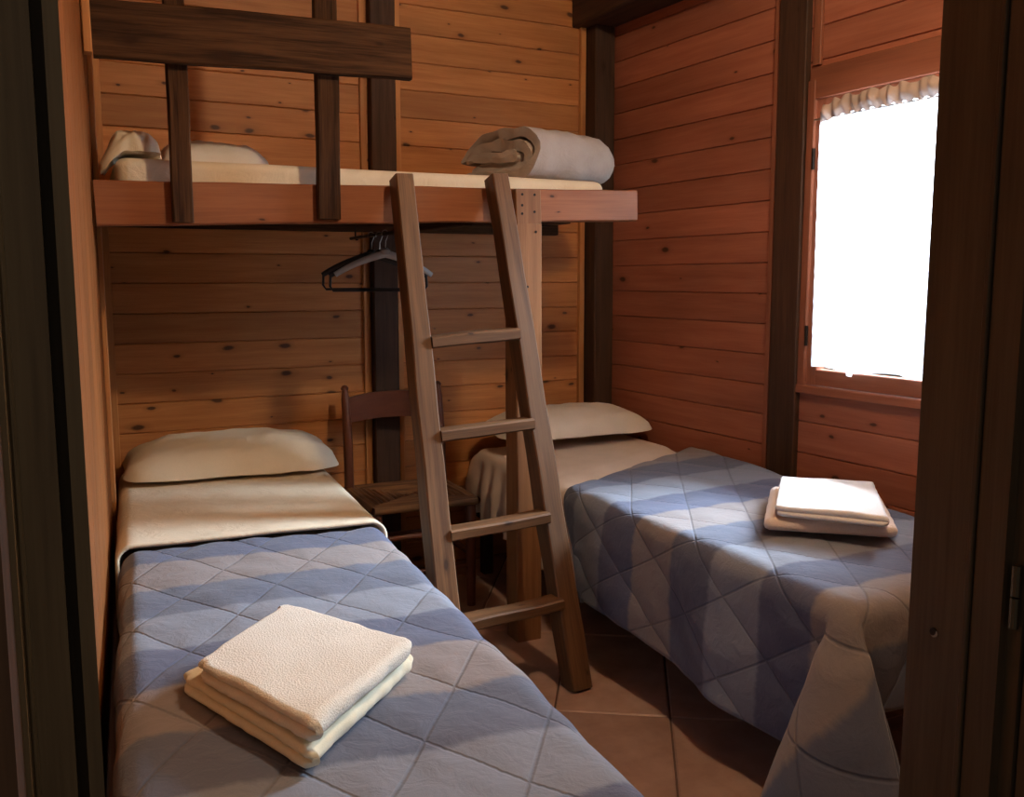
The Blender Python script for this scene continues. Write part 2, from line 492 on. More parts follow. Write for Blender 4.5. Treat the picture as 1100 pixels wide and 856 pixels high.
# left wall
LX = -.085
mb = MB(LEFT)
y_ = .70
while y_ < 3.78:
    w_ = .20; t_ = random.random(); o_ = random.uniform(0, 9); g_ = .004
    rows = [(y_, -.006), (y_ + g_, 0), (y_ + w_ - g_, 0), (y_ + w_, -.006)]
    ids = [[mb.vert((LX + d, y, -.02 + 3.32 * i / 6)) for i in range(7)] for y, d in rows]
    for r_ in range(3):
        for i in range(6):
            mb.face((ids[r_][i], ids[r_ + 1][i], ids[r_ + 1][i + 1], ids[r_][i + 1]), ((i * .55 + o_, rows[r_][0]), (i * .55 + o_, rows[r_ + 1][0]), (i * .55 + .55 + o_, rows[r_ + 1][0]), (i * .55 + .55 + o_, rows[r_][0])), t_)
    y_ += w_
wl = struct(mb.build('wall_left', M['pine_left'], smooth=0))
mb = MB(LEFT); mb.box((LX - .10, .70, -.05), (LX - .008, 3.9, 3.35), tint=.5)
mb.build('wall_core', M['dark'], parent=wl, smooth=0)

# partition wall with the doorway the photo looks through
mb = MB()
mb.box((-1.5, .60, -.02), (-.047, .695, 3.2), grain=2); mb.box((.845, .60, -.02), (2.75, .69, 3.2), grain=2); mb.box((-.047, .60, 2.08), (.845, .69, 3.2), grain=0)
struct(mb.build('wall_front', M['dark'], smooth=0))

# ceiling, rising from the window wall
mb = MB()
n = 14
for i in range(n):
    y0 = .55 + i * .25
    t = random.random(); o = random.uniform(0, 9)
    pts = [(2.75, y0, 2.46), (2.75, y0 + .249, 2.46), (-.6, y0 + .249, 3.22), (-.6, y0, 3.22)]
    ids = [mb.vert(p) for p in pts] + [mb.vert((p[0], p[1], p[2] + .03)) for p in pts]
    for q in ((0, 1, 2, 3), (7, 6, 5, 4), (0, 4, 5, 1), (1, 5, 6, 2), (2, 6, 7, 3), (3, 7, 4, 0)):
        mb.face([ids[k] for k in q], [(pts[k % 4][0] + o, pts[k % 4][1]) for k in q], t)
struct(mb.build('ceiling', M['pine'], smooth=0))

# dark posts and plates
def trim(name, mb, mat):
    return struct(mb.build(name, mat))
mb = MB(BACK); mb.beam((1.280, BY - .022, -.01), (1.289, BY - .022, 3.0), .106, .05, ch=.004, wob=.002); trim('trim_1', mb, M['dark'])
mb = MB(BACK); mb.beam((2.315, BY - .045, -.01), (2.300, BY - .045, 2.36), .10, .10, ch=.006, wob=.003); trim('trim_2', mb, M['dark'])
mb = MB(RIGHT); mb.beam((RX - .010, 2.432, -.01), (RX - .010, 2.448, 2.6), .03, .128, ch=.003, wob=.002, wdir=(1, 0, 0)); trim('trim_3', mb, M['dark'])
mb = MB(RIGHT); mb.beam((RX - .085, .75, 2.44), (RX - .085, 3.72, 2.44), .17, .175, ch=.006, wob=.003); trim('trim_4', mb, M['dark'])
k = 5
for fr_, p0, p1, w, d in ((BACK, (1.208, BY - .006, 0), (1.214, BY - .006, 3.0), .026, .016), (BACK, (1.352, BY - .006, 0), (1.358, BY - .006, 3.0), .028, .016),
                          (BACK, (2.238, BY - .008, 0), (2.232, BY - .008, 2.9), .026, .022), (BACK, (.225, BY - .007, 0), (.222, BY - .007, 3.1), .05, .016),
                          (RIGHT, (RX - .006, 3.585, 0), (RX - .006, 3.60, 2.36), .016, .03), (RIGHT, (RX - .006, 2.525, 0), (RX - .006, 2.532, 2.5), .014, .022),
                          (RIGHT, (RX - .006, 2.345, 1.965), (RX - .006, 2.345, 2.5), .014, .034),
                          (LEFT, (LX + .006, 3.2, 0), (LX + .006, 3.2, 3.1), .014, .05), (LEFT, (LX + .008, 1.3, 0), (LX + .008, 1.3, 3.1), .018, .06)):
    mb = MB(fr_); mb.beam(p0, p1, w, d, ch=.002); trim('trim_%d' % k, mb, M['white_paint'] if fr_ is RIGHT else M['batten']); k += 1

# window: casing, sash, glass
win = bpy.data.objects.new('window_1', None); COL.objects.link(win)
win.location = RIGHT @ Vector((RX, 2.03, .88)); struct(win)
mb = MB(RIGHT)
mb.beam((RX - .004, 2.357, .855), (RX - .004, 2.357, 1.915), .026, .034, ch=.003)
mb.beam((RX - .004, 1.708, .855), (RX - .004, 1.708, 1.955), .026, .034, ch=.003)
mb.beam((RX - .003, 1.69, 1.905), (RX - .003, 2.365, 1.905), .024, .105, ch=.003)
mb.beam((RX - .006, 1.69, .868), (RX - .006, 2.372, .868), .03, .03, ch=.003)
mb.build('casing', M['white_paint'], parent=win)
S0, S1, Z0, Z1 = 1.73, 2.340, .885, 1.855
mb = MB(RIGHT)
mb.beam((RX + .014, 2.320, Z0), (RX + .014, 2.320, Z1), .04, .044, ch=.003)
mb.beam((RX + .014, 1.752, Z0), (RX + .014, 1.752, Z1), .04, .044, ch=.003)
mb.beam((RX + .014, 1.774, .912), (RX + .014, 2.298, .912), .04, .055, ch=.003)
mb.beam((RX + .014, 1.774, 1.832), (RX + .014, 2.298, 1.832), .04, .045, ch=.003)
sash = mb.build('sash', M['white_paint'], parent=win)
mb = MB(RIGHT); mb.box((RX + .012, 1.77, .935), (RX + .016, 2.30, 1.815))
mb.build('glass', M['glass'], parent=win, smooth=0)
for z in (1.02, 1.62):
    mb = MB(RIGHT); mb.lathe((RX - .014, 2.340, z), [(.006, 0), (.006, .07)], 10)
    h = mb.build('hinge', M['screw'], parent=win); h['label'] = 'dark metal hinge pin'

# curtain: gathered head above a flat net panel with lace edges
cur = thing('curtain', RIGHT @ Vector((RX - .02, 2.06, .945)), 'white net curtain with gathered head over the bright window', 'curtain')
def cur_top(v):
    return 1.842 - .022 * max(0, (v - 2.17) / .14) ** 2
NU, NV = 150, 40
def curf(i, j):
    a = i / NU; v = 1.765 + a * .534
    zt = cur_top(v) - .052; zb = .948 + .006 * math.sin(v * 23) + (.012 if 2.155 > v > 2.125 else 0) * -1
    edge = .0035 * abs(math.sin(j * 1.25)) if i in (0, NU) else 0
    z = zt + (zb - zt) * j / NV
    s = -1 if i == 0 else 1
    dp = .0045 * math.sin(v * 62) + .003 * math.sin(v * 145 + z * 2)
    return (RX - .024 + dp, v + edge * s, z)
mb = MB(RIGHT); mb.grid(curf, NU, NV, lambda i, j: (i / NU * .56, j / NV)); mb.build('panel', M['curtain'], parent=cur, smooth=180)
def headf(i, j):
    a = i / NU; v = 1.765 + a * .534
    zt = cur_top(v) + .006 * math.sin(v * 90 + 1.3 * math.sin(v * 31)); zb = cur_top(v) - .058 + .004 * math.sin(v * 160)
    z = zt + (zb - zt) * j / 8
    b = math.sin(PI * j / 8)
    return (RX - .026 - b * .012 * (1 + .6 * math.sin(v * 75 + 2 * math.sin(v * 22))) + .004 * math.sin(v * 170 + j * .3), v, z)
mb = MB(RIGHT); mb.grid(headf, NU, 8, lambda i, j: (i / NU * .56, j / 8 * .06)); hd = mb.build('gathered_head', cloth('curtain_head_cloth', (.58, .46, .41), (.46, .37, .33), wrinkle=.5), parent=cur, smooth=180)
mb = MB(RIGHT); mb.tube([(RX - .022, 1.75, 1.782), (RX - .022, 2.335, 1.782)], .003, 8); mb.build('curtain_wire', M['metal'], parent=cur)

# doorway lining, right side carries the hinge of the opened door
door = bpy.data.objects.new('door_1', None); COL.objects.link(door); door.location = (.4, .64, 0); struct(door)
mb = MB()
mb.box((-.0095, .68, 0), (0, .72, 2.08), grain=2); mb.box((-.018, .702, 0), (-.0095, .72, 2.08), grain=2)
mb.box((-.040, .684, 0), (-.017, .72, 2.08), grain=2); mb.beam((-.0415, .690, 0), (-.0415, .690, 2.08), .004, .02, ch=.0015)
mb.box((-.075, .66, 0), (-.0435, .70, 2.08), grain=2)
mb.build('jamb', M['jamb'], parent=door, smooth=0)
mb = MB()
mb.box((.80, .630, 0), (.845, .698, 2.08), grain=2); mb.box((.8035, .622, 0), (.845, .630, 2.08), grain=2); mb.box((.801, .590, 0), (.845, .622, 2.08), grain=2)
mb.beam((.8005, .6275, 0), (.8005, .6275, 2.08), .005, .006, ch=.001)
mb.box((.812, .575, 0), (.845, .590, 2.08), grain=2)
mb.build('jamb', M['jamb'], parent=door, smooth=0)
mb = MB(); mb.box((0, .615, 2.05), (.80, .70, 2.08), grain=0); mb.build('head_jamb', M['jamb'], parent=door, smooth=0)
mb = MB(); mb.lathe((.806, .580, .915), [(.0045, 0), (.0045, .030)], 10); mb.lathe((.806, .580, .947), [(.0045, 0), (.0045, .030)], 10)
hg = mb.build('hinge', plain('tarnished_brass', (.16, .13, .09), .5, .8), parent=door); hg['label'] = 'small steel hinge knuckle'
mb = MB(); mb.lathe((.7985, .665, .882), [(.0042, 0), (.0046, .0008), (.0046, .002)], 14, axis='x'); mb.build('screw_hole', M['screw'], parent=door)
mb = MB(); mb.tube([(.7988, .665 + .0045 * math.cos(a), .882 + .0045 * math.sin(a)) for a in [R(150 + 16 * q) for q in range(10)]], [.0004 + .0009 * math.sin(PI * q / 9) for q in range(10)], 6)
mb.build('rim_highlight', M['grey_plastic'], parent=door)  # pale crescent shaped to stand for light caught on the hole's rim
mb = MB(); mb.box((.815, -.22, .01), (.855, .572, 2.04), grain=2); mb.build('leaf', M['jamb'], parent=door, smooth=0)

# ------------------------------------------------------------------ bunk loft
bunk = thing('bunk_bed', (1.0, 3.2, 1.40), 'high timber bunk bed with pine beam and dark plank guard rail', 'bunk bed')
mb = MB()
mb.beam((.062, 2.862, 1.4585), (1.807, 2.862, 1.507), .122, .062, wdir=(0, 0, 1), w1=.104, ch=.004, wob=.004, n=24, seed=3.3)
mb.build('beam', M['beam'], parent=bunk)
for xa, w in ((.287, .056), (.705, .068)):
    mb = MB(); mb.beam((xa, 2.814, 1.409 + .02 * (xa > .5)), (xa + .001, 2.814, 2.26), w, .032, ch=.004, wob=.004, n=16)
    g = mb.build('guard_post', M['guard'], parent=bunk)
mb = MB(); mb.beam((.076, 2.780, 1.906), (.955, 2.780, 1.925), .150, .034, wdir=(0, 0, 1), ch=.005, wob=.005, n=18, seed=8.1)
mb.build('guard_rail', M['guard'], parent=bunk)
mb = MB(); mb.beam((.064, 2.772, 1.838), (.062, 2.772, 2.25), .020, .05, ch=.002); mb.build('wall_cleat', M['batten'], parent=bunk)
# support post with a tongue lapped over the beam
mb = MB()
mb.beam((1.372, 2.842, 0), (1.366, 2.842, 1.432), .094, .092, ch=.004, wob=.003, n=16)
mb.beam((1.366, 2.812, 1.432), (1.362, 2.812, 1.543), .092, .034, ch=.003, n=3)
sp = mb.build('support_post', M['post'], parent=bunk)
mb = MB(); mb.lathe((1.34, 2.794, 1.525), [(.0045, 0), (.0045, .003)], 10, axis='y'); sc = mb.build('screw', M['screw'], parent=sp)
for dx, dz in ((.045, 0), (0, -.035), (.045, -.055), (0, -.062), (.02, -.30), (.05, -.12)):
    c = sc.copy(); COL.objects.link(c); c.parent = sp; c.location = sc.location + Vector((dx, 0, dz))
for y in (3.0, 3.18, 3.36, 3.54):
    mb = MB(); mb.beam((.085, y, 1.462), (1.80, y, 1.478), .10, .018, wdir=(0, 1, 0), ch=.002); mb.build('slat', M['guard'], parent=bunk)
mb = MB(BACK); mb.beam((.20, BY - .046, 1.462), (2.08, BY - .046, 1.470), .055, .044, wdir=(0, 0, 1), ch=.003, wob=.002); mb.build('ledger', M['guard'], parent=bunk)
mb = MB(); mb.beam((1.18, 2.905, 1.437), (1.185, 3.60, 1.437), .06, .02, ch=.003); mb.build('cross_piece', M['guard'], parent=bunk)

# rounded slab
def slab(mb, lo, hi, r=.03, nx=12, ny=24, top=None, seedv=0, amp=0.0):
    """soft rounded block"""
    x0, y0, z0 = lo; x1, y1, z1 = hi
    def prof():
        pts = [(r, 0)]
        for q in range(7):
            a = PI / 2 * q / 6; pts.append((r * (1 - math.sin(a)), r * (1 - math.cos(a))))
        H = z1 - z0
        for q in range(7):
            a = PI / 2 * q / 6; pts.append((r * (1 - math.cos(a)), H - r + r * math.sin(a)))
        return pts
    rc = r * 1.3
    def perim(ins):
        P = []
        a0, b0, a1, b1 = x0 + ins, y0 + ins, x1 - ins, y1 - ins
        rr = max(rc - ins * .6, .004)
        for cx, cy, s in ((a1 - rr, b1 - rr, 0), (a0 + rr, b1 - rr, 1), (a0 + rr, b0 + rr, 2), (a1 - rr, b0 + rr, 3)):
            for q in range(5):
                a = PI / 2 * (s + q / 4)
                P.append((cx + rr * math.cos(a), cy + rr * math.sin(a)))
            nx_, ny_ = [(a0 + rr, b1), (a0, b0 + rr), (a1 - rr, b0), (a1, b1 - rr)][s]
            lx, ly = P[-1]
            for q in range(1, 8):
                P.append((lx + (nx_ - lx) * q / 8, ly + (ny_ - ly) * q / 8))
        return P
    rings = []
    for ins, h in prof():
        rings.append([(p[0], p[1], z0 + h) for p in perim(ins)])
    c = ((x0 + x1) / 2, (y0 + y1) / 2)
    last = rings[-1]
    for s in (.8, .6, .4, .2, .05):
        rings.append([(c[0] + (p[0] - c[0]) * s, c[1] + (p[1] - c[1]) * s, z1) for p in last])
    m = len(rings[0])
    def f(i, j):
        p = rings[j][i % m]
        if amp:
            d = amp * nz(p, 9, seedv)
            p = (p[0] + d, p[1] + amp * nz(p, 9, seedv + 5), p[2] + (amp * nz(p, 7, seedv + 9)))
        return p
    mb.grid(f, m, len(rings) - 1, lambda i, j: (i * .02, j * .02), wrap=True)
    return mb

def pillow(mb, cx, cy, z, a, b, h, rot=0, lift=0, seedv=1, under=.25, pinch=.09, crumple=.008):
    n = 36
    ca, sa = math.cos(rot), math.sin(rot)
    def surf(sgn):
        def f(i, j):
            s, t = -1 + 2 * i / n, -1 + 2 * j / n
            S = s * (1 - pinch * (1 - t * t) ** 1) if False else s * (1 - pinch * .5 * (1 - abs(t)) * (abs(s) ** 3)); T = t * (1 - pinch * .5 * (1 - abs(s)) * (abs(t) ** 3))
            env = max(0, (1 - abs(s) ** 3.6)) ** .55 * max(0, (1 - abs(t) ** 2.8)) ** .55
            hh = h * env * (1 if sgn > 0 else -under)
            if sgn > 0: hh += crumple * env * (nz((s * 2.2, t * 2.2, 0), 1, seedv) + .6 * nz((s * 6, t * 4, 1), 1, seedv + 3))
            S *= 1 - .13 * t ** 6; T *= 1 - .13 * s ** 6
            x, y = S * a, T * b
            return (cx + x * ca - y * sa, cy + x * sa + y * ca, z + hh + lift * (t + 1) / 2 + .004 * nz((s * 4, t * 4, 3), 1, seedv))
        return f
    mb.grid(surf(1), n, n, lambda i, j: (i * .02, j * .02))
    mb.grid(surf(-1), n, n, lambda i, j: (i * .02, j * .02))
    return mb

mb = slab(MB(), (.120, 2.900, 1.492), (1.72, 3.645, 1.594), r=.03, amp=.003, seedv=2)
tag(mb.build('mattress', M['sheet']), 'thin cream covered mattress lying on the high bunk', 'mattress')
mb = pillow(MB(), 0.425, 3.28, 1.608, .175, .19, .085, rot=R(4), under=.08, seedv=5, crumple=.012)
tag(mb.build('pillow', M['pillow_white'], smooth=180), 'flat white pillow on the high bunk behind the guard posts', 'pillow', 'pillows')
# crumpled pillow bunched against the wall, its end drooping over the mattress
mb = pillow(MB(), .172, 3.03, 1.611, .088, .125, .066, rot=R(-6), under=.05, seedv=21, crumple=.014, pinch=.2)
for v_ in mb.v:
    k = max(0, min(1, (.150 - v_.x) / .075)); k = k * k * (3 - 2 * k)
    v_.z -= .058 * k - .004 * math.sin(v_.y * 90) * k
    v_.x = max(v_.x, .084)
tag(mb.build('pillow', M['pillow'], smooth=180), 'small cream crumpled pillow bunched at the left end of the high bunk', 'pillow', 'pillows')

# folded comforter on the bunk
com = thing('folded_comforter', (1.58, 3.1, 1.594), 'thick grey comforter folded in layers on the right end of high bunk', 'comforter')
A_ = Vector((.94, .34, 0)).normalized(); F_ = Vector((-.36, .93, 0)).normalized(); O_ = Vector((1.475, 2.945, 1.598))
def Uprofile(q1, zt, zb, q0, th, seedv):
    """closed outline of a U fold opening to the back (q = distance from the front fold), thickness th"""
    out = []
    zc = (zt + zb) / 2; rad = (zt - zb) / 2
    n1 = 16
    path = []
    for k in range(n1 + 1):
        q = q1 + (q0 + rad - q1) * k / n1
        drop = ((q - q0) / (q1 - q0)) ** 4.2
        path.append((q, zt - drop * rad * 1.15))
    for k in range(1, 10):
        a = PI / 2 - PI * k / 10
        path.append((q0 + rad - rad * math.cos(a), zc + rad * math.sin(a)))
    for k in range(n1 + 1):
        q = q0 + rad + (q1 - .03 - q0 - rad) * k / n1
        path.append((q, zb))
    m = len(path); L, Rr = [], []
    for i, (q, z) in enumerate(path):
        qa, za = path[max(i - 1, 0)]; qb, zb_ = path[min(i + 1, m - 1)]
        dq, dz = qb - qa, zb_ - za; l = math.hypot(dq, dz) or 1
        t = th / 2 * (1 + .12 * math.sin(i * 1.1 + seedv))
        e = min(i, m - 1 - i)
        t *= min(1, .35 + .35 * e)
        L.append((q - dz / l * t, z + dq / l * t)); Rr.append((q + dz / l * t, z - dq / l * t))
    return L + Rr[::-1]
for (q1, zt, zb, q0, th, sd, nm) in ((.40, .168, .019, .010, .034, 0.3, 'outer_fold'), (.375, .124, .052, .055, .036, 2.0, 'inner_fold'), (.35, .094, .078, .10, .020, 4.0, 'inner_fold')):
    P = Uprofile(q1, zt, zb, q0, th, sd)
    mb = MB(); m = len(P); NA = 22
    cq = sum(p[0] for p in P) / m; cz = sum(p[1] for p in P) / m
    def cf(i, j):
        q, z = P[i % m]
        s = j / NA
        e = min(s, 1 - s)
        puff = min(1, e / .09) ** .5 if e < .09 else 1
        if s < .5: puff = max(puff, .82)
        else: puff = .55 + .45 * puff
        Lx = .415 + .02 * nz((q * 8, z * 8, 0), 1, sd) - .03 * (abs(z - .09) / .09) ** 2 * (s > .5)
        qq = cq + (q - cq) * (1 - .10 * (1 - puff)); zz = z * (1 - .35 * (1 - puff)) if s > .5 else z
        bump_ = .011 * nz((q * 9, z * 9, s * 4), 1, sd + 4) + .005 * nz((q * 22, z * 22, s * 9), 1, sd)
        seam = -.010 * max(0, 1 - abs(s - .62 - .8 * (z - .08)) / .03) if z > .05 else 0
        p = O_ + A_ * (s * Lx + bump_ * .6 - (.012 * math.sin(z * 40 + sd) if j == 0 else 0)) + F_ * (qq + (bump_ - seam) * (1 if q < .05 else .5)) + Vector((0, 0, max(.003, zz + (bump_ + seam) * (1 if z > .03 else .2))))
        return p
    mb.grid(cf, m, NA, lambda i, j: (i * .02, j * .016), wrap=True)
    for end in (0, NA):
        ids = [i * (NA + 1) + end for i in range(m)]
        h2 = m // 2
        for i in range(h2 - 1):
            q = (ids[i], ids[i + 1], ids[m - 2 - i], ids[m - 1 - i])
            mb.face(q if end == 0 else q[::-1], [(0, 0)] * 4)
    mb.build(nm, M['comforter'], parent=com, smooth=60)

# ------------------------------------------------------------------ ladder
lad = thing('ladder', (1.12, 2.45, 0), 'worn wooden four rung ladder leaning against the high bunk beam', 'ladder')
for nm, b0, t0, w in (('l', (.930, 2.385, 0), (.926, 2.790, 1.56), .060), ('r', (1.338, 2.395, 0), (1.246, 2.790, 1.575), .062)):
    mb = MB(); mb.beam(b0, t0, w + .010, .085, ch=.004, wob=.004, n=20, w1=w - .004, d1=.070); mb.build('stile', M['ladder'], parent=lad)
def lad_pt(z):
    s = z / 1.565
    return 2.378 + (2.79 - 2.378) * s - .01, .962, 1.308 - .092 * s
for z in (1.072, .797, .512, .258):
    y, xl, xr = lad_pt(z)
    dz = .010
    mb = MB(); mb.beam((xl - .004, y, z - dz), (xr + .004, y, z + dz), .034, .072, wdir=(0, 0, 1), ch=.005, wob=.006, n=12)
    mb.build('rung', M['ladder'], parent=lad)

# ------------------------------------------------------------------ hangers
rod = thing('clothes_rod', (.99, 3.3, 1.40), 'thin dark clothes rod fixed under the high bunk', 'rod')
mb = MB(); mb.tube([(.99, 3.02, 1.408), (.99, 3.615, 1.408)], .006, 10); mb.build('bar', M['screw'], parent=rod)
for y in (3.05, 3.55):
    mb = MB(); mb.tube([(.99, y, 1.452), (.99, y, 1.405), (.993, y, 1.400), (1.0, y, 1.402)], .003, 8); mb.build('bracket', M['screw'], parent=rod)

def hanger(y, rz, mat, label, bar=True, drop=0.0, w=.178, tilt=0.0):
    h = thing('coat_hanger', (.99, y, 1.20), label, 'hanger', 'hangers under the bunk')
    fr_ = Matrix.Translation((.99, y, 1.414 - drop)) @ Matrix.Rotation(rz, 4, 'Z') @ Matrix.Rotation(tilt, 4, 'Y')
    mb = MB(fr_)
    hk = [(-.012, 0, -.012)] + [(.012 * math.cos(a) , 0, -.006 + .012 * math.sin(a)) for a in [R(170 - 22 * q) for q in range(10)]] + [(.002, 0, -.032), (0, 0, -.065)]
    mb.tube(hk, .0016, 8); mb.build('hook', M['metal'], parent=h)
    mb = MB(fr_)
    for s in (-1, 1):
        pts, rr = [], []
        for q in range(13):
            t = q / 12
            pts.append((s * w * t, .012 * t * t, -.075 - .062 * t ** 1.15 - .012 * t ** 4)); rr.append(.014 - .005 * t)
        mb.tube(pts, rr, 10, flat=.6)
    mb.lathe((0, 0, -.082), [(.006, 0), (.017, .004), (.018, .018), (.008, .026)], 12)
    mb.build('shoulder_bar', mat, parent=h)
    if bar:
        mb = MB(fr_)
        mb.tube([(-w + .004, .01, -.142), (-w + .002, .01, -.185), (-w + .012, .01, -.200), (w - .012, .01, -.200), (w - .002, .01, -.185), (w - .004, .01, -.142)], .0045, 8)
        mb.build('trouser_bar', mat, parent=h)
    return h
hanger(3.17, R(2), M['grey_plastic'], 'pale grey coat hanger, front one under the high bunk', bar=False)
hanger(3.24, R(-4), M['black_plastic'], 'black coat hanger with trouser bar just behind the pale grey one', drop=.004)
hanger(3.34, R(-14), M['black_plastic'], 'black coat hanger farthest back, nearest the wooden wall', drop=0)

# ------------------------------------------------------------------ chair
ch = thing('chair', (1.13, 3.42, 0), 'brown wooden chair with woven rush seat between beds behind the ladder', 'chair')
for x in (.945, 1.335):
    mb = MB(); mb.tube([(x, 3.545, 0), (x, 3.55, .42), (x, 3.56, .62), (x + (.0), 3.585, .78), (x, 3.59, .815)], [.016, .019, .019, .017, .012], 12)
    mb.lathe((x, 3.592, .812), [(.008, 0), (.015, .004), (.016, .012), (.010, .020), (.002, .023)], 12); mb.build('back_post', M['chair'], parent=ch)
for x in (.955, 1.325):
    mb = MB(); mb.tube([(x, 3.215, 0), (x, 3.215, .40), (x, 3.215, .425)], [.017, .021, .016], 12); mb.build('leg', M['chair'], parent=ch)
def railf(z0, z1, bow):
    mb = MB(); n = 16
    def f(i, j):
        a = 2 * PI * i / 8; s = -1 + 2 * j / n
        zc, hh = (z0 + z1) / 2, (z1 - z0) / 2
        px = 1.14 + s * .186
        arch = .018 * (1 - s * s)
        c, d = [(-1, -1), (-.9, -1), (.9, -1), (1, -1), (1, 1), (.9, 1), (-.9, 1), (-1, 1)][i % 8]
        return (px, 3.578 + bow * (1 - s * s) + d * .008, zc + c * hh + (arch if c > 0 else arch * .6))
    mb.grid(f, 8, n, lambda i, j: (j * .025, i * .02), wrap=True)
    return mb
railf(.685, .785, .03).build('back_rail', M['chair'], parent=ch)
# rush seat: four woven triangles sunk towards the middle
mb = MB()
sx0, sx1, sy0, sy1, sz = .938, 1.342, 3.195, 3.575, .432
cx, cy = (sx0 + sx1) / 2, (sy0 + sy1) / 2
cor = [(sx0, sy0), (sx1, sy0), (sx1, sy1), (sx0, sy1)]
for k in range(4):
    (ax_, ay_), (bx_, by_) = cor[k], cor[(k + 1) % 4]
    rows = 10
    tt = random.random()
    for r_ in range(rows):
        f0, f1 = r_ / rows, (r_ + 1) / rows
        def L_(f, s, lift):
            x = ax_ + (bx_ - ax_) * s; y = ay_ + (by_ - ay_) * s
            return (x + (cx - x) * f, y + (cy - y) * f, sz - .016 * f + lift)
        pts = [L_(f0, 0, 0), L_(f0, 1, 0), L_((f0 + f1) / 2, 1, .004), L_(f1, 1, 0), L_(f1, 0, 0), L_((f0 + f1) / 2, 0, .004)]
        ids = [mb.vert(p) for p in pts]
        mb.face((ids[0], ids[1], ids[2], ids[5]), [(0, f0 * .2 + k), (.4, f0 * .2 + k), (.4, f0 * .2 + .01 + k), (0, f0 * .2 + .01 + k)], tt)
        mb.face((ids[5], ids[2], ids[3], ids[4]), [(0, f0 * .2 + .01 + k), (.4, f0 * .2 + .01 + k), (.4, f1 * .2 + k), (0, f1 * .2 + k)], tt)
    # rolled edge
    def ed(i, j):
        a = PI * .5 + PI * j / 8
        s = i / 10; x = ax_ + (bx_ - ax_) * s; y = ay_ + (by_ - ay_) * s
        nxn, nyn = (by_ - ay_), -(bx_ - ax_); l = math.hypot(nxn, nyn); nxn /= l; nyn /= l
        return (x - nxn * .016 * math.cos(a), y - nyn * .016 * math.cos(a), sz - .016 + .016 * math.sin(a))
    mb.grid(ed, 10, 8, lambda i, j: (i * .04, j * .01 + k))
mb.build('seat', M['rush'], parent=ch, smooth=20)
for p0, p1 in (((.955, 3.215, .16), (1.325, 3.215, .16)), ((.955, 3.215, .30), (1.325, 3.215, .30)), ((.95, 3.215, .20), (.945, 3.545, .20)), ((1.33, 3.215, .20), (1.335, 3.545, .20)), ((.945, 3.545, .22), (1.335, 3.545, .22))):
    mb = MB(); mb.tube([p0, [(p0[q] + p1[q]) / 2 for q in range(3)], p1], [.009, .012, .009], 10); mb.build('stretcher', M['chair'], parent=ch)

# ------------------------------------------------------------------ beds
def bed(fr_, u0, u1, v0, v1, ztop, label):
    c = fr_ @ Vector(((u0 + u1) / 2, (v0 + v1) / 2, 0))
    b = thing('bed', c, label, 'bed', 'single beds')
    mb = slab(MB(fr_), (u0, v0, ztop - .19), (u1, v1, ztop), r=.045, amp=.004)
    mb.build('mattress', M['mattress'], parent=b, smooth=60)
    mb = MB(fr_)
    for x in (u0 + .03, u1 - .03): mb.beam((x, v0 + .02, ztop - .235), (x, v1 - .005, ztop - .235), .035, .085, ch=.003)
    for y in (v0 + .035, v1 - .025): mb.beam((u0 + .03, y, ztop - .235), (u1 - .03, y, ztop - .235), .035, .085, ch=.003, wdir=(0, 1, 0))
    mb.build('bed_frame', M['dark'], parent=b)
    for x in (u0 + .04, u1 - .04):
        for y in (v0 + .06, v1 - .06):
            mb = MB(fr_); mb.beam((x, y, 0), (x, y, ztop - .25), .045, .045, ch=.004, n=3); mb.build('leg', M['dark'], parent=b)
    return b

def quilt_h(s, t):
    k = QP
    d = 1.0
    for sg in (1, -1):
        q = ((s + sg * QK * t) / k) % 1.0
        d = min(d, min(q, 1 - q) * 2)
    return min(1, d / .55) ** .6

def drape_edge(e, r):
    """excess length past the start of the rounded edge -> (outward, down)"""
    if e <= 0: return 0, 0
    a = e / r
    if a < PI / 2: return r * math.sin(a), r * (1 - math.cos(a))
    return r, r + (e - r * PI / 2)

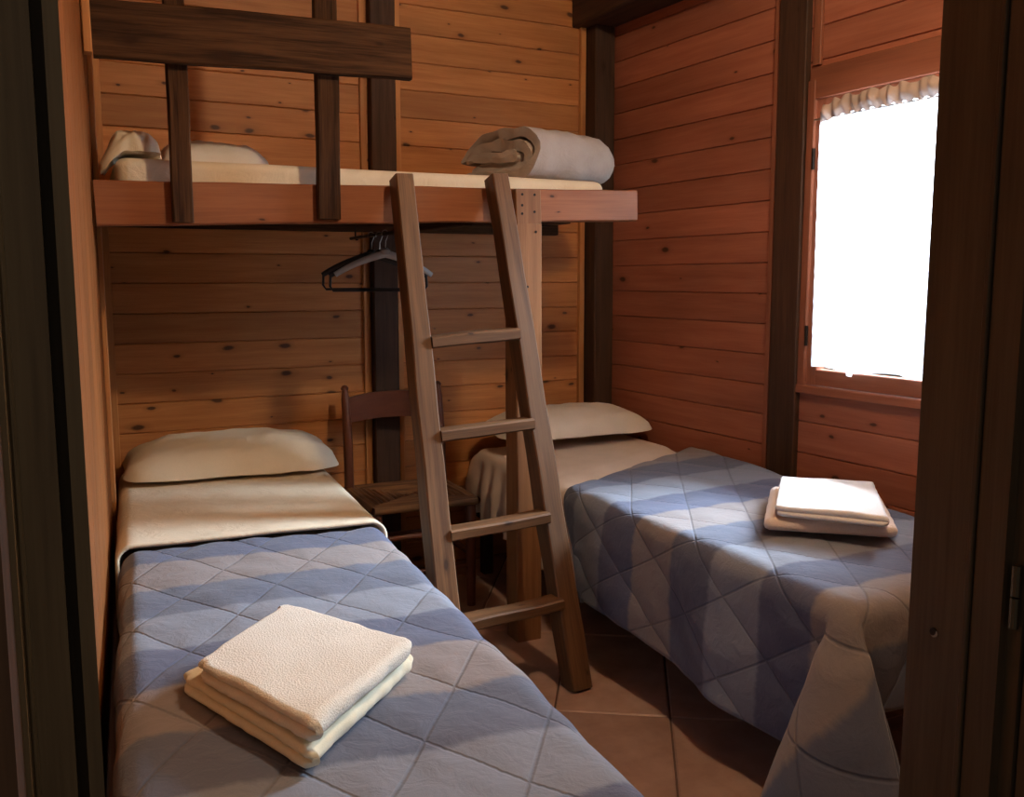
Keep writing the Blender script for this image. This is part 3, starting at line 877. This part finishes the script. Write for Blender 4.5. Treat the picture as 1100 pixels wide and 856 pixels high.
def spread(fr_, name, mat, near, far, foot, head, zfun, dn, df, dft, step=.011, r=.05, puff=.012, ear=None, flip=1, wr=.006, uv0=(0, 0), headskew=0.0, hemfun=None, thick=.012, floorz=.02, headroll=.0, wave=.012):
    """a cover lying on a bed top: near/far are u of its long edges, foot/head are v; it falls dn/df/dft past near, far and foot edges"""
    Sn, Sf = near + r, far - r       # flat part
    Ft = foot + r
    s_lo, s_hi = Sn - dn, Sf + df
    t_lo = Ft - dft
    ns = int((s_hi - s_lo) / step); ntt = int((head - t_lo) / step)
    mb = MB(fr_)
    def pos(i, j):
        s = s_lo + (s_hi - s_lo) * i / ns
        hd = head + headskew * (s - near) / (far - near) + .010 * nz((s * 5, 0, 0), 1, 3)
        t = t_lo + (hd - t_lo) * j / ntt
        a = Sn - s if s < Sn else 0
        a2 = s - Sf if s > Sf else 0
        b = Ft - t if t < Ft else 0
        if hemfun and a > 0: a *= hemfun(t)
        bx, by = min(max(s, Sn), Sf), max(t, Ft)
        A = max(a, a2); sd = -1 if a >= a2 else 1
        e = math.hypot(A, b)
        ph = math.atan2(b, A) if e > 0 else 0
        o, dwn = drape_edge(e, r)
        ux, uy = (math.cos(ph) * sd, -math.sin(ph)) if e > 0 else (0, 0)
        fl = 0; extra = (0, 0)
        if e > r * .7:
            ex = e - r * .7
            w2 = math.sin(2 * ph) ** 2
            if ear and A > 0 and b > 0:
                # corner falls as a flat flared fold facing out along the diagonal
                g = min(1, ex / .10)
                de = ph - PI / 4
                lat = -sd * ex * ear[1] * math.sin(4 * de) * g * sd
                outd = ex * ear[0] * max(0, math.cos(2 * de)) ** 1.5 * g
                dwn += ex * .42 * w2
                q_ = math.sqrt(.5)
                exl = (sd * q_ * outd - q_ * lat * 1.0, -q_ * outd - sd * q_ * lat * 1.0)
                extra = exl
            else:
                extra = (0, 0)
            # hanging ripples
            along = (t if ph < .6 else s)
            fl += min(1, ex / .25) * (1 - w2) * wave * (math.sin(along * 11 + 1.3 * nz((along * 2, 0, 0), 1, 5)) + .5 * nz((along * 9, e * 3, 0), 1, 7) + .9)
        z = zfun(bx, by) - dwn
        h = puff * (quilt_h(s + uv0[0], t + uv0[1]) - .5) + wr * nz((s * 5, t * 5, 0), 1, 2) + wr * .5 * nz((s * 13, t * 11, 0), 1, 5)
        # taper of thickness at the head edge
        x, y = bx + ux * (o + fl) + extra[0], by + uy * (o + fl) + extra[1]
        if e > 0:
            g = min(1, dwn / r) if dwn < r else 1
            x += ux * h * g; y += uy * h * g; z += h * (1 - g)
        else:
            z += h
        if j > ntt - 3: z -= .006 * (j - (ntt - 3))
        return (x, y, max(z, floorz))
    def uvf(i, j):
        s = s_lo + (s_hi - s_lo) * i / ns
        hd = head + headskew * (s - near) / (far - near)
        return (s + uv0[0], t_lo + (hd - t_lo) * j / ntt + uv0[1])
    mb.grid(pos, ns, ntt, uvf)
    ob = mb.build(name, mat, smooth=180)
    so = ob.modifiers.new('thickness', 'SOLIDIFY'); so.thickness = thick; so.offset = -1
    return ob

# ---- left bed
LZ = .525
bed(LEFT, -.022, .597, 1.01, 3.66, LZ, 'single bed along the left wall under the high bunk')
# ---- right bed
RZ = .515
bed(WORLD, 1.50, 2.205, 1.47, 3.62, RZ, 'single bed against the window wall to the right of ladder')

zl = lambda u, v: LZ + .036 + .012 * math.exp(-((v - 2.0) / .8) ** 2) * 0
q1 = spread(LEFT, 'quilt', M['quilt'], -.055, .635, .96, 2.53, zl, .16, .36, .28, r=.05, uv0=(.03, .02), puff=.006)
tag(q1, 'blue grey banded quilt on the left bed under the cream towels', 'quilt', 'quilts')
zr = lambda u, v: RZ + .040 + .032 * max(0, min(1, (u - 1.6) / .6)) * max(0, min(1, (v - 1.9) / 1.0))
q2 = spread(WORLD, 'quilt', M['quilt'], 1.465, 2.240, 1.445, 2.74, zr, .40, .10, .30, r=.05, ear=(.40, .36), uv0=(.05, .10), headskew=.34, puff=.006,
            hemfun=lambda t: 1.0 + .07 * math.sin(t * 4.2 + .6))
tag(q2, 'blue grey banded quilt with long hanging corner on the right bed', 'quilt', 'quilts')

# sheets folded back over the quilts
s1 = spread(LEFT, 'sheet', M['sheet'], -.068, .648, 2.49, 3.62, lambda u, v: LZ + .040 + .005 * math.exp(-((v - 2.53) / .06) ** 2), .22, .24, .0, r=.045, puff=0, wr=.003, thick=.010, wave=.004)
tag(s1, 'cream sheet turned down below the pillow of the left bed', 'sheet', 'sheets')
s2 = spread(WORLD, 'sheet', M['sheet_pink'], 1.492, 2.205, 2.62, 3.60, lambda u, v: zr(u, v) - .029 + .015 * max(0, min(1, (v - 2.78 - .44 * (u - 1.465)) / .08)), .36, .08, .0, r=.05, puff=0, wr=.003, thick=.005, wave=.0)
for v_ in s2.data.vertices:
    wx, wy = v_.co.x + s2.location.x, v_.co.y + s2.location.y
    if wx < 1.53:
        d = RZ - (v_.co.z + s2.location.z)
        if d > 0:
            nh = max(0, min(1, (wy - 2.9) / .65))
            v_.co.z += d * .22 * nh + .03 * d * math.sin(wy * 40)
            v_.co.x += -.016 * (1 + math.sin(wy * 44 + 1.5 * math.sin(wy * 13))) * min(1, d / .15) * max(0, min(1, (wy - 2.8) / .1))
tag(s2, 'pale sheet showing above the quilt and hanging on the side of the right bed', 'sheet', 'sheets')

mb = pillow(MB(LEFT), .312, 3.455, LZ + .058, .374, .215, .110, seedv=11, under=.12, crumple=.012, lift=.012)
tag(mb.build('pillow', M['pillow'], smooth=180), 'plump cream pillow at the head of the left bed', 'pillow', 'pillows')
mb = pillow(MB(), 1.875, 3.465, RZ + .096, .362, .185, .095, seedv=14, under=.12, crumple=.010, lift=.012)
tag(mb.build('pillow', M['pillow_white'], smooth=180), 'pale pillow at the head of the right bed', 'pillow', 'pillows')

# ------------------------------------------------------------------ towels
def towel(name, corners, z0, z1, mat, layers, label, fold=(), amp=.003, seedv=1, rr=.016, wavy=0.0):
    """folded towel: quadrilateral plan (counter-clockwise), layers showing on every side except the rounded folds"""
    C4 = [Vector((c[0], c[1], 0)) for c in corners]
    cen = sum(C4, Vector()) / 4
    NS = 26
    per = []          # (point, outward normal, side)
    for k in range(4):
        a, b = C4[k], C4[(k + 1) % 4]
        d = (b - a).normalized(); nrm = Vector((d.y, -d.x, 0))
        pn = (C4[(k + 2) % 4] - b).normalized(); nn = Vector((pn.y, -pn.x, 0))
        L = (b - a).length
        for q in range(NS):
            s = rr + (L - 2 * rr) * q / (NS - 1)
            per.append((a + d * s, nrm, k))
        for q in (1, 2, 3):
            w = q / 4
            nm = (nrm * (1 - w) + nn * w).normalized()
            cc = b - d * rr + (-nrm) * rr
            per.append((cc + nm * rr, nm, k if w < .5 else (k + 1) % 4))
    H = z1 - z0
    rows = []
    nl = layers * 6
    for h in range(nl + 1):
        f = h / nl
        rows.append(f)
    m = len(per)
    def ring(f):
        out = []
        for (p, nrm, k) in per:
            if k in fold:
                x = 2 * f - 1; ins = (H / 2) * (1 - math.sqrt(max(0, 1 - x * x))) * .9
            else:
                g = (f * layers) % 1.0
                if f >= 1: g = 1
                x = 2 * g - 1; lh = H / layers / 2
                ins = lh * (1 - math.sqrt(max(0, 1 - x * x * .98))) + .004 * math.sin(int(min(f, .999) * layers) * 2.1 + k)
            wz = wavy * math.sin(p.x * 31 + p.y * 17) * f
            out.append((p.x - nrm.x * ins, p.y - nrm.y * ins, z0 + f * H + wz))
        return out
    R_ = [ring(f) for f in rows]
    top = R_[-1]
    for s in (.97, .93, .88, .82, .75, .67, .58, .48, .38, .27, .16, .06):
        R_.append([(cen.x + (p[0] - cen.x) * s, cen.y + (p[1] - cen.y) * s, p[2] + .003 * (1 - s)) for p in top])
    def f(i, j):
        p = R_[j][i % m]
        d = amp * (.35 * nz((p[0], p[1], 0), 18, seedv)) + amp * 1.4 * nz((p[0], p[1], 0), 9, seedv + 4)
        zz = p[2] + d * min(1, j / nl) ** 2
        k = amp * max(0, 1 - max(0, j - nl) / 4)
        return (p[0] + k * nz(p, 45, seedv + 6), p[1] + k * nz(p, 45, seedv + 8), zz if j > 1 else max(zz, z0))
    mb = MB(); mb.grid(f, m, len(R_) - 1, lambda i, j: (i * .01, j * .01), wrap=True)
    ids = [i * len(R_) + len(R_) - 1 for i in range(m)]
    mb.face(ids, [(0, 0)] * m)
    ids = [i * len(R_) for i in range(m)]
    mb.face(ids[::-1], [(0, 0)] * m)
    return tag(mb.build(name, mat, smooth=60), label, 'towel', 'folded towels')

zq = LZ + .043
towel('folded_towel', [(.123, 1.572), (.258, 1.222), (.505, 1.485), (.345, 1.765)], zq, zq + .030, M['towel_low'], 2, 'cream folded towel lying underneath on the left bed quilt', fold=(1,), seedv=3)
towel('folded_towel', [(.145, 1.517), (.266, 1.226), (.493, 1.458), (.332, 1.735)], zq + .036, zq + .070, M['towel'], 2, 'fluffy cream folded towel on top of the pile on left bed', fold=(1,), seedv=6, amp=.0035)
zq2 = RZ + .060
towel('folded_towel', [(1.652, 1.935), (1.915, 1.717), (2.18, 2.035), (1.945, 2.25)], zq2, zq2 + .036, M['towel_pink'], 1, 'pale peach folded towel lying underneath on the right bed quilt', fold=(0, 1, 3), seedv=9)
towel('folded_towel', [(1.678, 1.915), (1.855, 1.696), (2.147, 2.025), (1.950, 2.205)], zq2 + .042, zq2 + .072, M['towel_white'], 2, 'white folded towel on top of the pile on right bed', fold=(1,), seedv=12)

# ------------------------------------------------------------------ light
def area(name, loc, rot, sx_, sy_, power, col):
    l = bpy.data.lights.new(name, 'AREA'); l.shape = 'RECTANGLE'; l.size = sx_; l.size_y = sy_; l.energy = power; l.color = col
    o = bpy.data.objects.new(name, l); COL.objects.link(o); o.location = loc; o.rotation_euler = rot
    return o
wc = RIGHT @ Vector((RX + 1.05, 1.95, 2.15))
o = area('daylight_outside_window', wc, (0, 0, 0), 1.0, 1.0, 900, (.74, .87, 1.0))
o.rotation_euler = (Vector((1.2, 1.75, .55)) - wc).to_track_quat('-Z', 'Y').to_euler()
l = bpy.data.lights.new('ceiling_lamp', 'POINT'); l.energy = 74; l.color = (1.0, .77, .50); l.shadow_soft_size = .05
o = bpy.data.objects.new('ceiling_lamp', l); COL.objects.link(o); o.location = (1.28, 1.05, 2.62)
l = bpy.data.lights.new('lamp_in_the_next_room', 'POINT'); l.energy = 36; l.color = (1.0, .84, .60); l.shadow_soft_size = .12
o = bpy.data.objects.new('lamp_in_the_next_room', l); COL.objects.link(o); o.location = (1.30, -1.5, 2.1)

w = bpy.data.worlds.new('World'); scene.world = w; w.use_nodes = True
bg = w.node_tree.nodes['Background']; bg.inputs[0].default_value = (1.0, .88, .72, 1); bg.inputs[1].default_value = .10

# ------------------------------------------------------------------ camera
cd = bpy.data.cameras.new('Camera'); cd.sensor_width = 36; cd.lens = 36 * 1000 / 1100; cd.clip_start = .02
co = bpy.data.objects.new('Camera', cd); COL.objects.link(co)
co.location = (0, 0, 1.25); co.rotation_euler = (R(90 - 7.3), 0, R(-25))
scene.camera = co

vs = scene.view_settings
vs.view_transform = 'Standard'; vs.look = 'None'; vs.gamma = 1; vs.exposure = 0.0; vs.use_curve_mapping = False
scene.cycles.max_bounces = 8; scene.cycles.diffuse_bounces = 5; scene.cycles.transparent_max_bounces = 12
scene.cycles.use_denoising = True
scene.cycles.sample_clamp_indirect = 4.0
